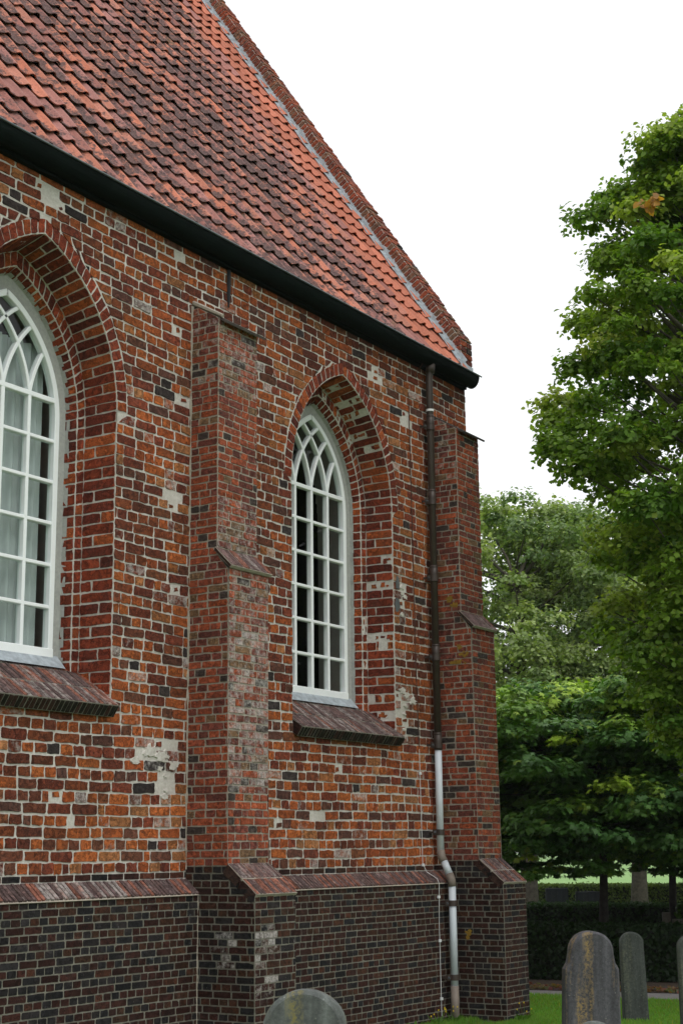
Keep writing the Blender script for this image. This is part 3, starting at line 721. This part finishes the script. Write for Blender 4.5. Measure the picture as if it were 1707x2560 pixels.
mb = MB(); mb.tube(E1, .052, n=16); mb.build('pipe_elbow', M['pipe2'], down, smooth=True); mb = MB(); mb.tube(E2, .052, n=16); mb.build('pipe_elbow', M['pipe2'], down, smooth=True); mb = MB(); mb.tube([(PX - .02, -.262, .44), (PX - .02, -.262, -.05)], .051, n=16); mb.build('pipe_shoe', M['pipe2'], down, smooth=True)
def clamp(x, y, z, wy, m='pipe'):
    mb = MB(); mb.tube([(x, y, z + .035), (x, y, z - .035)], .056, n=16); mb.box((x - .13, y + .02, z - .035), (x - .04, y + .035, z + .035)); mb.box((x - .12, y + .035, z - .012), (x - .10, wy, z + .012))
    mb.tube([(x - .115, y + .02, z), (x - .115, y, z)], .012, n=6, m=1)
    mb.build('pipe_clamp', [M[m], M['lip']], down)
for z in (7.55, 6.53, 5.51, 4.48, 3.36, 2.28): clamp(PX, py, z, 0)
for z in (1.42, .54): clamp(PX - .02, -.262, z, PY)
mb = MB(); mb.tube([pxy(7.80), pxy(7.77)], .053, n=16); mb.build('silver_band', M['white'], down)
mb = MB(); mb.tube([(16.88, -.03, 8.30), (16.88, -.12, 8.40), (16.9, -.245, 8.57)], .006, n=6); mb.build('gutter_stay', M['rust'], church)

# rusty conductor wire and white cable
mb = MB(); mb.tube([(16.66, -.012, 7.95), (16.68, -.014, 6.2), (16.7, -.012, 4.4), (16.74, -.014, 3.32)], .0055, n=6); mb.build('rusty_wire', M['rust'], church)
mb = MB(); pth = [(16.74, -.014, 3.30), (16.75, -.014, 2.6), (16.765, -.014, 1.90), (16.80, -.05, 1.80), (16.84, -.17, 1.72), (16.86, -.185, 1.66), (16.87, -.168, 1.2), (16.88, -.168, .0)]
mb.tube(pth, .0034, n=6); cab = mb.build('cable', M['white'], church)
for (x, y, z) in ((16.745, -.02, 3.0), (16.765, -.02, 1.885), (16.865, -.175, 1.5), (16.87, -.175, .98), (16.875, -.175, .30)): mb = MB(); mb.box((x - .022, y - .008, z - .016), (x + .022, y + .012, z + .016)); mb.build('cable_clip', M['white'], cab)
# iron wall anchor under the gutter
mb = MB(); mb.tube([(12.72, -.02, z) for z in np.linspace(8.5, 7.93, 6)], [.02, .022, .025, .025, .02, .008], n=6); mb.build('wall_anchor', M['iron'], church)
M['slate'] = simple('slate', (.10, .11, .115), .7, var=.2)
for (x0_, x1_, za, zb_, col) in ((16.25, 16.33, 5.28, 5.44, 0), (16.22, 16.34, 4.98, 5.16, 0)): 
    mb = MB(); pl = [(x0_ + (x1_ - x0_) * a, za + (zb_ - za) * b) for a, b in ((0, .02), (1, 0), (.98, .62), (.8, .97 - .1 * col), (.25, 1), (.02, .7))]
    mb.raw([(x, -.012, z) for x, z in pl] + [(x, 0, z) for x, z in pl], [tuple(range(6))] + [(i, (i + 1) % 6, 6 + (i + 1) % 6, 6 + i) for i in range(6)]); mb.build('slate_patch', M['slate'], church)

# ---------------------------------------------------------------- ground
def ground_mat(name, a, b, sc=6, c3=None):
    m, nt, bs = mat(name); n1 = noise(nt, sc, 6, .7); n2 = noise(nt, sc * .12, 3)
    c = mixc(nt, ramp(nt, n1, ((.35, 0), (.65, 1))), a, b); c = mixc(nt, mth(nt, 'MULTIPLY', ramp(nt, n2, ((.4, 0), (.7, 1))), .4), c, c3 or a)
    nt.links.new(c, bs.inputs['Base Color']); bs.inputs['Roughness'].default_value = .95; bump(nt, bs, n1, .7, .03); return m
M['turf'] = ground_mat('turf', (.08, .14, .025), (.12, .20, .04), 9); M['field'] = ground_mat('field_green', (.16, .30, .08), (.20, .36, .10), .8, (.24, .36, .12))
M['gravel'] = ground_mat('gravel', (.28, .26, .25), (.17, .16, .155), 25); M['soil'] = ground_mat('leaf_soil', (.035, .025, .016), (.07, .045, .028), 14)
def sheet(name, pts, m):
    mb = MB(); mb.poly(pts); return tag(mb.build(name, m), kind='structure')
sheet('ground', [(-300, -700, 0), (1100, -700, 0), (1100, 900, 0), (-300, 900, 0)], M['turf'])
ax = V(.176, -.984, 0)   # direction the hedges and the path run in
nx = V(.984, .176, 0)
def line(o, a): return V(*o, 0) + ax * a
def stripp(name, o, w_, z, m, L0=-25, L1=25):
    p = [line(o, L0), line(o, L1), line(o, L1) + nx * w_, line(o, L0) + nx * w_]; return sheet(name, [tuple(q + V(0, 0, z)) for q in p], m)
stripp('path', (20.72, .4), .95, .004, M['gravel']); stripp('flower_bed', (21.60, .4), 16, .004, M['soil'])
stripp('field', (43.5, 8), 880, .008, M['field'], -500, 480)
# grass blades near the path and along the wall
def blades(n, xr, yr, hh, name):
    x = rng.uniform(*xr, n); y = rng.uniform(*yr, n); a = rng.uniform(0, 6.28, n); h = hh * rng.uniform(.5, 1.2, n); wd = .006
    b = np.stack([x, y, np.zeros(n)], 1); d = np.stack([np.cos(a), np.sin(a), np.zeros(n)], 1) * wd; tip = b + np.stack([rng.normal(0, .02, n), rng.normal(0, .02, n), h], 1)
    v = np.stack([b - d, b + d, tip], 1).reshape(-1, 3); c = np.stack([rng.uniform(.11, .24, n), rng.uniform(.24, .42, n), rng.uniform(.03, .07, n)], 1)
    return v, c
bs_ = [blades(42000, (17.0, 20.9), (-3.4, 1.6), .05, ''), blades(9000, (12.8, 17.3), (-.5, -.17), .08, ''), blades(9000, (16.9, 18.4), (-1.3, -.85), .06, ''), blades(12000, (5, 17), (-8, -1), .05, '')]
bs_.append((bs_[0][0][:900].copy() + np.array([0, 0, .004]), np.tile(np.array([[.5, .42, .05]]), (300, 1))))
g = npmesh('grass', np.concatenate([b[0] for b in bs_]), 3, M['leaf'], np.concatenate([b[1] for b in bs_])); tag(g, 'short green churchyard grass', 'grass', kind='stuff')
# dead leaves along the hedge foot
n = 2600; t = rng.uniform(-9, 6, n); o = rng.normal(.45, .22, n); base = np.array([21.62, .4, .02]) + ax * t[:, None] + nx * np.abs(o)[:, None]
def leaf_quads(P, size, nrm, rand=1.0):
    n = len(P); a = rng.normal(size=(n, 3)); nn = nrm + rng.normal(size=(n, 3)) * rand; nn /= np.linalg.norm(nn, axis=1)[:, None]
    u = np.cross(nn, a); u /= np.linalg.norm(u, axis=1)[:, None]; v = np.cross(nn, u); s = (size * rng.uniform(.65, 1.25, n))[:, None]
    return np.stack([P - u * s * .5, P - u * s * .12 + v * s * .42 + nn * s * .10, P + u * s * .25 + v * s * .32 + nn * s * .06, P + u * s * .62 - nn * s * .12, P + u * s * .25 - v * s * .32 + nn * s * .06, P - u * s * .12 - v * s * .42 + nn * s * .10], 1).reshape(-1, 3)
c = np.stack([rng.uniform(.10, .30, n), rng.uniform(.06, .19, n), rng.uniform(.04, .11, n)], 1)
tag(npmesh('leaf_litter', leaf_quads(base, .09, V(0, 0, 1), .4), 6, M['leaf'], c), 'brown fallen leaves under the hedge', 'leaf litter', kind='stuff')

# ---------------------------------------------------------------- trees
GR = {'linden': ((.22, .34, .05), (.38, .46, .10), (.11, .22, .035)), 'lime': ((.33, .41, .18), (.44, .51, .25), (.19, .28, .13)), 'maple': ((.10, .23, .035), (.38, .55, .05), (.055, .15, .032))}  # lime greens are muted to put distance haze into the colour
def star_leaves(P, size, nrm, rand):
    n = len(P); a = rng.normal(size=(n, 3)); nn = nrm + rng.normal(size=(n, 3)) * rand; nn /= np.linalg.norm(nn, axis=1)[:, None]
    u = np.cross(nn, a); u /= np.linalg.norm(u, axis=1)[:, None]; v = np.cross(nn, u); s = (size * rng.uniform(.65, 1.25, n))[:, None]; out = []
    for t, r in ((0, .56), (.34, .25), (.75, .52), (1.3, .22), (1.9, .40), (3.14, .14), (4.38, .40), (4.98, .22), (5.53, .52), (5.94, .25)): out.append(P + u * s * r * math.cos(t) + v * s * r * math.sin(t) - nn * s * r * r * .35)
    return np.stack(out, 1).reshape(-1, 3)
def tree(name, label, cat, base, z0, z1, Rf, kind, nclump, nleaf, lsize, trunk_r, crad=(.35, .6), flat=.6, group=None, bark='bark', lift=.35, seed=1, shell=.5, az=None, lowf=.8):
    global rng; rng = np.random.default_rng(seed); rd = random.Random(seed)
    root = empty(name, (base[0], base[1], 0)); tag(root, label, cat, group)
    B = V(base[0], base[1], 0)
    cl = []
    for i in range(nclump):
        t = (i + rd.random()) / nclump; z = z0 + (z1 - z0) * t; a = rd.uniform(0, 2 * math.pi) if az is None else rd.uniform(*az)
        rr_ = Rf(z, a) * (shell + (1 - shell) * rd.random() ** .6); cr_ = rd.uniform(*crad)
        cl.append((B + V(rr_ * math.cos(a), rr_ * math.sin(a), z), cr_))
    mbt = MB(); zt = z0 + (z1 - z0) * .75
    zz = np.linspace(0, zt, 9); tp = [B + V(.05 * math.sin(z * 1.1), .05 * math.cos(z * .9) - .05, z) for z in zz]
    mbt.tube(tp, [trunk_r * (1.25 if z == 0 else 1) * (1 - .75 * z / zt) + .01 for z in zz], n=12)
    mbt.build('trunk', M[bark], root, smooth=True)
    mbl = MB()
    for i, (c, r) in enumerate(cl):
        if (i % 2 or (kind == 'lime' and i % 6)) and len(cl) > 60: continue
        hz = max(z0 * lowf, c[2] - lift * np.linalg.norm((c - B)[:2]) - .3); hz = min(hz, zt); s = B + V(0, 0, hz); mid = (s + c) / 2 + V(jit(.15), jit(.15), -.15 * rd.random())
        r0 = trunk_r * (.30 if i % 6 == 0 else .12) + .006
        mbl.tube([s, s * .6 + mid * .4, mid, mid * .5 + c * .5, c], [r0, r0 * .75, r0 * .55, r0 * .35, .005], n=5, cap=False)
    mbl.build('limb', M[bark], root, smooth=True)
    if kind == 'maple':
        for i in range(46):
            a = rd.uniform(0, 6.28); q = rd.uniform(.2, 1) ** .5 * Rf(2.0, a); cl.append((B + V(q * math.cos(a), q * math.sin(a), z0 - rd.uniform(.0, .38)), rd.uniform(.14, .3)))
    P = []; Nn = []; Cc = []; per = nleaf // nclump; pal = [np.array(x) for x in GR[kind]]
    for (c, r) in cl:
        m_ = int(per * (r / (sum(crad) / 2)) ** 2); d = rng.normal(size=(m_, 3)); d /= np.linalg.norm(d, axis=1)[:, None]
        d[:, 2] = np.where(d[:, 2] < -.3, -d[:, 2] * .6, d[:, 2])
        q = rng.uniform(.35, 1.0, m_) ** .5; wob = 1 + .5 * np.sin(d[:, 0] * 5 + c[0] * 3) * np.cos(d[:, 1] * 4 + c[1])
        p = c + d * (r * q * wob)[:, None] * np.array([1, 1, flat]); P.append(p)
        Nn.append(d * .7 + np.array([0, 0, .8])); f = rng.random(m_)[:, None]; g_ = rd.random()
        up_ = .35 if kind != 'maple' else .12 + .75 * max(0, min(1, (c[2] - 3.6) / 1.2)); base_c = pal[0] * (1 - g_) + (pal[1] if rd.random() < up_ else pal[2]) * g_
        Cc.append(base_c * (.65 + .7 * f) * np.array([1, 1, 1]) + (rng.random((m_, 1)) < .04) * np.array([.10, .08, .0]))
    P = np.concatenate(P); Nn = np.concatenate(Nn); Cc = np.concatenate(Cc)
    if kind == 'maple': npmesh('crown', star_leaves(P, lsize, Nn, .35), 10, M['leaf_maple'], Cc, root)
    else: npmesh('crown', leaf_quads(P, lsize, Nn, .55), 6, M['leaf'], Cc, root)
    return root, cl
def interp(tab):
    zs = [a for a, b in tab]; rs = [b for a, b in tab]
    return lambda z: float(np.interp(z, zs, rs))
lr = interp([(2.8, .8), (3.4, 1.2), (4.2, 1.75), (5.2, 1.95), (5.8, 2.1), (6.3, 2.6), (7.0, 2.45), (7.6, 2.65), (8.2, 2.6), (9.0, 2.3), (9.7, 1.75), (10.5, 1.75), (11.0, 1.75), (11.4, 1.0), (12.0, .5)])
root, cl = tree('linden_tree', 'tall bright green linden tree reaching in from the right edge', 'tree', (19.35, -3.68), 2.9, 11.9, lambda z, a: (lr(z) + .12) * (1 + .08 * math.sin(3 * a + z * 1.9)), 'linden', 620, 200000, .076, .26, (.15, .46), .8, seed=3, shell=.35)
rng = np.random.default_rng(5)
n = 38; d_ = rng.normal(size=(n, 3)) * np.array([.05, .08, .05]); P_ = V(16.35, -3.6, 9.62) + d_
npmesh('dry_leaves', leaf_quads(P_, .085, V(-.5, -.5, .3), .6), 6, M['leaf'], np.array([.42, .22, .05]) * rng.uniform(.7, 1.3, (n, 1)), root)
tree('lime_tree', 'pale green lime tree behind the dark maple, touching the buttress in view', 'tree', (37.12, 8.49), 3.2, 11.1, lambda z, a: (1.2 + 2.9 * math.sin(min(1, (z - 2.6) / 8.8) * math.pi) ** .6) * (1 + .1 * math.sin(4 * a + z)), 'lime', 420, 110000, .105, .24, (.35, .75), .7, 'lime trees beyond the hedges', seed=8, shell=.3)
tree('lime_tree', 'lime tree with the thick grey trunk standing alone above the far hedge', 'tree', (39.65, 6.45), 3.2, 10.7, lambda z, a: (1.2 + 2.7 * math.sin(min(1, (z - 2.6) / 8.4) * math.pi) ** .6) * (1 + .1 * math.sin(3 * a + z)), 'lime', 400, 100000, .105, .22, (.35, .75), .7, 'lime trees beyond the hedges', seed=9, shell=.3)
tree('lime_tree', 'rightmost lime tree, mostly hidden behind the linden', 'tree', (42.87, 4.23), 2.2, 9.5, lambda z, a: (1.2 + 2.9 * math.sin(min(1, (z - 1.6) / 8) * math.pi) ** .6), 'lime', 300, 70000, .12, .22, (.4, .8), .7, 'lime trees beyond the hedges', seed=10, shell=.3)
mr = interp([(1.7, 2.0), (2.1, 2.6), (3.2, 2.9), (4.0, 2.6), (4.6, 2.1), (5.1, .9)])
mf = lambda z, a: mr(z) * (1 + .08 * math.sin(4 * a + z * 2))
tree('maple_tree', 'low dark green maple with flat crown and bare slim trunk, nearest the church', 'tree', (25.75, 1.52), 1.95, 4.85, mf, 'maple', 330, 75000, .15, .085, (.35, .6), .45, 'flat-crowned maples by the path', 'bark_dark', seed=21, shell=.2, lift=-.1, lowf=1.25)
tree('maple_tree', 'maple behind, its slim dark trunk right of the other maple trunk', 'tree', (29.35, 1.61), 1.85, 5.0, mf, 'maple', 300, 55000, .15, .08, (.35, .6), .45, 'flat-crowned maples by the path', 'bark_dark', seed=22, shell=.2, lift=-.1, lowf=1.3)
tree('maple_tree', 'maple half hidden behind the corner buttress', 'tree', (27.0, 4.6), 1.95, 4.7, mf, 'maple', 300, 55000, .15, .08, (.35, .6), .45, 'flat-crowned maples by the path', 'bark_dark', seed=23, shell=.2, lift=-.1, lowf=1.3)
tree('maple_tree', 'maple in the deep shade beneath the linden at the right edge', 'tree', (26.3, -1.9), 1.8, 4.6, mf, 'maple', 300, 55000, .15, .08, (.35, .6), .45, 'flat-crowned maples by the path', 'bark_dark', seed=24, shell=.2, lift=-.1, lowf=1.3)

# ---------------------------------------------------------------- hedges
def hedge(o, L0, L1, dep_, h, label, nl, col, cat='hedge'):
    rt = empty('hedge', tuple(line(o, (L0 + L1) / 2))); tag(rt, label, cat, 'clipped hedges in rows')
    m, nt, bs = None, None, None
    mb = MB(); a = [line(o, L0), line(o, L1), line(o, L1) + nx * dep_, line(o, L0) + nx * dep_]
    ins = .06; c = sum(a) / 4
    lo = [p + (c - p) * .02 + V(0, 0, .02) for p in a]; up = [p + V(0, 0, h - ins) for p in lo]
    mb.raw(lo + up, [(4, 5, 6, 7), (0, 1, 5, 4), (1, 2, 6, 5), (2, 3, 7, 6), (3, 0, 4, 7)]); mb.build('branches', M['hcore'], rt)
    n = nl; r = rng.random(n); L = L1 - L0; area = [L * h, L * dep_, h * dep_]; k = rng.choice(3, n, p=np.array(area) / sum(area))
    u = rng.uniform(L0, L1, n); v = rng.uniform(0, dep_, n); z = rng.uniform(.02, h, n)
    v = np.where(k == 0, rng.normal(0, .025, n), v); z = np.where(k == 1, h + rng.normal(0, .025, n), z); u = np.where(k == 2, np.where(r < .5, L0, L1) + rng.normal(0, .03, n), u)
    P = V(*o, 0) + ax * u[:, None] + nx * v[:, None] + V(0, 0, 1) * z[:, None]
    nr = np.where((k == 0)[:, None], -nx, np.where((k == 1)[:, None], V(0, 0, 1), -ax))
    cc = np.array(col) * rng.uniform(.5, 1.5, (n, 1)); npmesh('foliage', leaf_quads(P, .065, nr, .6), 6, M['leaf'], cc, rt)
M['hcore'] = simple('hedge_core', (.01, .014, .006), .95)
rng = np.random.default_rng(77)
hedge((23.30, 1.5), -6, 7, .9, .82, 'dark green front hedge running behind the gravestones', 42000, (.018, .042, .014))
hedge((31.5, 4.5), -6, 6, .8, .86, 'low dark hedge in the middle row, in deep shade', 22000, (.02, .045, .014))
hedge((42.0, 10), -9, 13, 1.0, 1.02, 'light green far hedge at the edge of the field', 42000, (.12, .17, .045))
hedge((28.7, .3), -.9, 2.5, .9, .98, 'short hedge block behind the low grave bench at right', 9000, (.06, .12, .025))

# ---------------------------------------------------------------- gravestones
def stone(pos, wd, th, h, m, label, yaw, shape='round', tilt=0, name='gravestone', group='old upright gravestones'):
    n = 18; pr = []
    if shape == 'round':
        rr_ = wd / 2; hh = rr_ * .9; pr = [(-wd / 2 * 1.0, 0)] + [(-rr_ * math.cos(t), h - hh + hh * math.sin(t)) for t in np.linspace(0, math.pi, n)] + [(wd / 2, 0)]
        pr = [(x * (1 + .10 * (1 - z / h)), z) for x, z in pr]
    elif shape == 'shoulder':
        rr_ = wd * .40; hh = rr_ * 1.0; zz = h - hh
        pr = [(-wd / 2 * 1.08, 0), (-wd / 2, zz - .12), (-rr_ - .015, zz - .07)] + [(-rr_ * math.cos(t) * (1 - .0), zz + hh * math.sin(t) ** .85) for t in np.linspace(0, math.pi, n)] + [(rr_ + .015, zz - .07), (wd / 2, zz - .12), (wd / 2 * 1.08, 0)]
    else: pr = [(-wd / 2, 0), (-wd / 2, h), (wd / 2, h), (wd / 2, 0)]
    mb = MB(); k = len(pr); b = .02 if th > .06 else .006
    cx_, cz_ = 0, h / 2
    def ringp(y, ins): return [(x * (1 - ins / (wd / 2)), y, z if z == 0 else z - ins * (1 if z > h * .5 else 0)) for x, z in pr]
    pts = ringp(-th / 2, b) + ringp(-th / 2 + b, 0) + ringp(th / 2 - b, 0) + ringp(th / 2, b)
    fs = [tuple(range(k - 1, -1, -1))[::-1], tuple(range(3 * k, 4 * k))[::-1]] + [(r * k + j, r * k + j + 1, (r + 1) * k + j + 1, (r + 1) * k + j) for r in range(3) for j in range(k - 1)]
    mb.raw(pts, fs); o = mb.build(name, m); o.location = pos; o.rotation_euler = (jit(.03), tilt + jit(.01), yaw); tag(o, label, 'gravestone', group)
    bm_fix(o); return o
def bm_fix(o):
    import bmesh
    bm = bmesh.new(); bm.from_mesh(o.data); bmesh.ops.recalc_face_normals(bm, faces=bm.faces); bm.to_mesh(o.data); bm.free()
yawc = math.atan2(-.84, .54) 
stone((12.32, -4.12, 0), .47, .14, 1.38, M['stone1'], 'large shouldered grey gravestone with ochre lichen streaks', yawc + .22, 'shoulder', .022)
stone((18.32, -2.07, 0), .285, .12, 1.05, M['stone2'], 'narrow round-topped green-grey gravestone standing on the grass', yawc + .05, 'round', .0)
stone((16.73, -3.42, 0), .30, .12, 1.12, M['stone2'], 'gravestone cut off by the right edge of the photo', yawc, 'round')
stone((8.55, -5.84, 0), .26, .12, 1.08, M['stone3'], 'gravestone of which only the domed top shows at the bottom edge', yawc, 'round')
stone((6.79, -5.0, 0), .42, .14, 1.36, M['stone3'], 'round-topped grey gravestone with yellow lichen in front of the church plinth', yawc - .1, 'round')
for p, h_, wd_, lb in (((39.41, 8.72, 0), 1.02, .62, 'dark polished gravestone before the far hedge, taller of the pair'), ((40.0, 8.05, 0), .92, .72, 'dark polished gravestone before the far hedge, lower and wider'), ((39.06, 9.6, 0), .78, .8, 'low dark gravestone beside the church corner')):
    stone(p, wd_, .12, h_, M['stone_dark'], lb, yawc, 'sq', group='dark gravestones before the far hedge')
gr = empty('grave_bench', (27.4, .4, 0)); tag(gr, 'low grey stone grave surround with end post behind the front hedge', 'grave')
M['conc'] = simple('mossy_concrete', (.13, .12, .09), .9, var=.35, scale=10)
def bar(p, q, z0, z1, t, nm):
    p, q = V(*p, 0), V(*q, 0); d = (q - p) / np.linalg.norm(q - p); n_ = V(-d[1], d[0], 0) * t / 2
    mb = MB(); a = [p - n_, q - n_, q + n_, p + n_]; mb.raw([x + V(0, 0, z0) for x in a] + [x + V(0, 0, z1) for x in a], [(0, 3, 2, 1), (4, 5, 6, 7), (0, 1, 5, 4), (1, 2, 6, 5), (2, 3, 7, 6), (3, 0, 4, 7)]); mb.build(nm, M['conc'], gr)
bar((27.15, .95), (27.22, .83), 0, .92, .12, 'post'); bar((27.25, .8), (27.95, -.35), .58, .80, .10, 'rail'); bar((27.25, .8), (27.95, -.35), 0, .3, .14, 'base')

# ---------------------------------------------------------------- wall-foot weeds
def weed(x, y, n, flower):
    mb = MB(); 
    for _ in range(n):
        a = random.random() * 6.28; l = random.uniform(.05, .13); d = V(math.cos(a), math.sin(a), 0); p = V(x, y, 0) + d * .01; nn = V(-d[1], d[0], 0) * .018; t = p + d * l + V(0, 0, l * random.uniform(.5, 1.4))
        mb.poly([p, (p + t) / 2 + nn + V(0, 0, .02), t, (p + t) / 2 - nn + V(0, 0, .02)], col=(.10, .22, .03))
    o = mb.build('weed', M['leaf']); tag(o, 'leafy green weed at the foot of the plinth', 'weed', 'weeds at the foot of the plinth')
    if flower:
        mf_ = MB()
        for _ in range(5):
            p = V(x + jit(.14), y + jit(.08), random.uniform(.12, .24)); mf_.poly([p + V(.016 * math.cos(t), .004 * math.cos(t * 2), .012 * math.sin(t)) for t in np.linspace(0, 5.5, 7)], col=(.75, .55, .02)); mf_.tube([p, V(x, y, 0)], .002, n=4, col=(.1, .2, .03))
        mf_.build('flower', M['leaf'], o)
for i, (x, y, f_) in enumerate(((16.6, -.26, 1), (16.95, -.3, 1), (16.1, -.24, 0), (15.4, -.25, 0), (17.42, -.95, 0), (17.6, -.92, 1), (17.95, -.6, 0), (14.6, -.27, 0))): weed(x, y, 14, f_)

# ---------------------------------------------------------------- air
mb = MB(); mb.box((-320, -720, -1), (1120, 920, 18.6)); hz = mb.build('haze', (lambda m: m)(bpy.data.materials.new('haze_air'))); tag(hz, 'thin damp haze over the fields', 'haze', kind='stuff')
m = hz.data.materials[0]; m.use_nodes = True; nt = m.node_tree
for n_ in list(nt.nodes):
    if n_.type != 'OUTPUT_MATERIAL': nt.nodes.remove(n_)
pv = N(nt, 'ShaderNodeVolumePrincipled'); pv.inputs['Color'].default_value = (.93, .96, 1, 1); pv.inputs['Density'].default_value = .00022; pv.inputs['Anisotropy'].default_value = 0
nt.links.new(pv.outputs[0], [n_ for n_ in nt.nodes if n_.type == 'OUTPUT_MATERIAL'][0].inputs['Volume'])
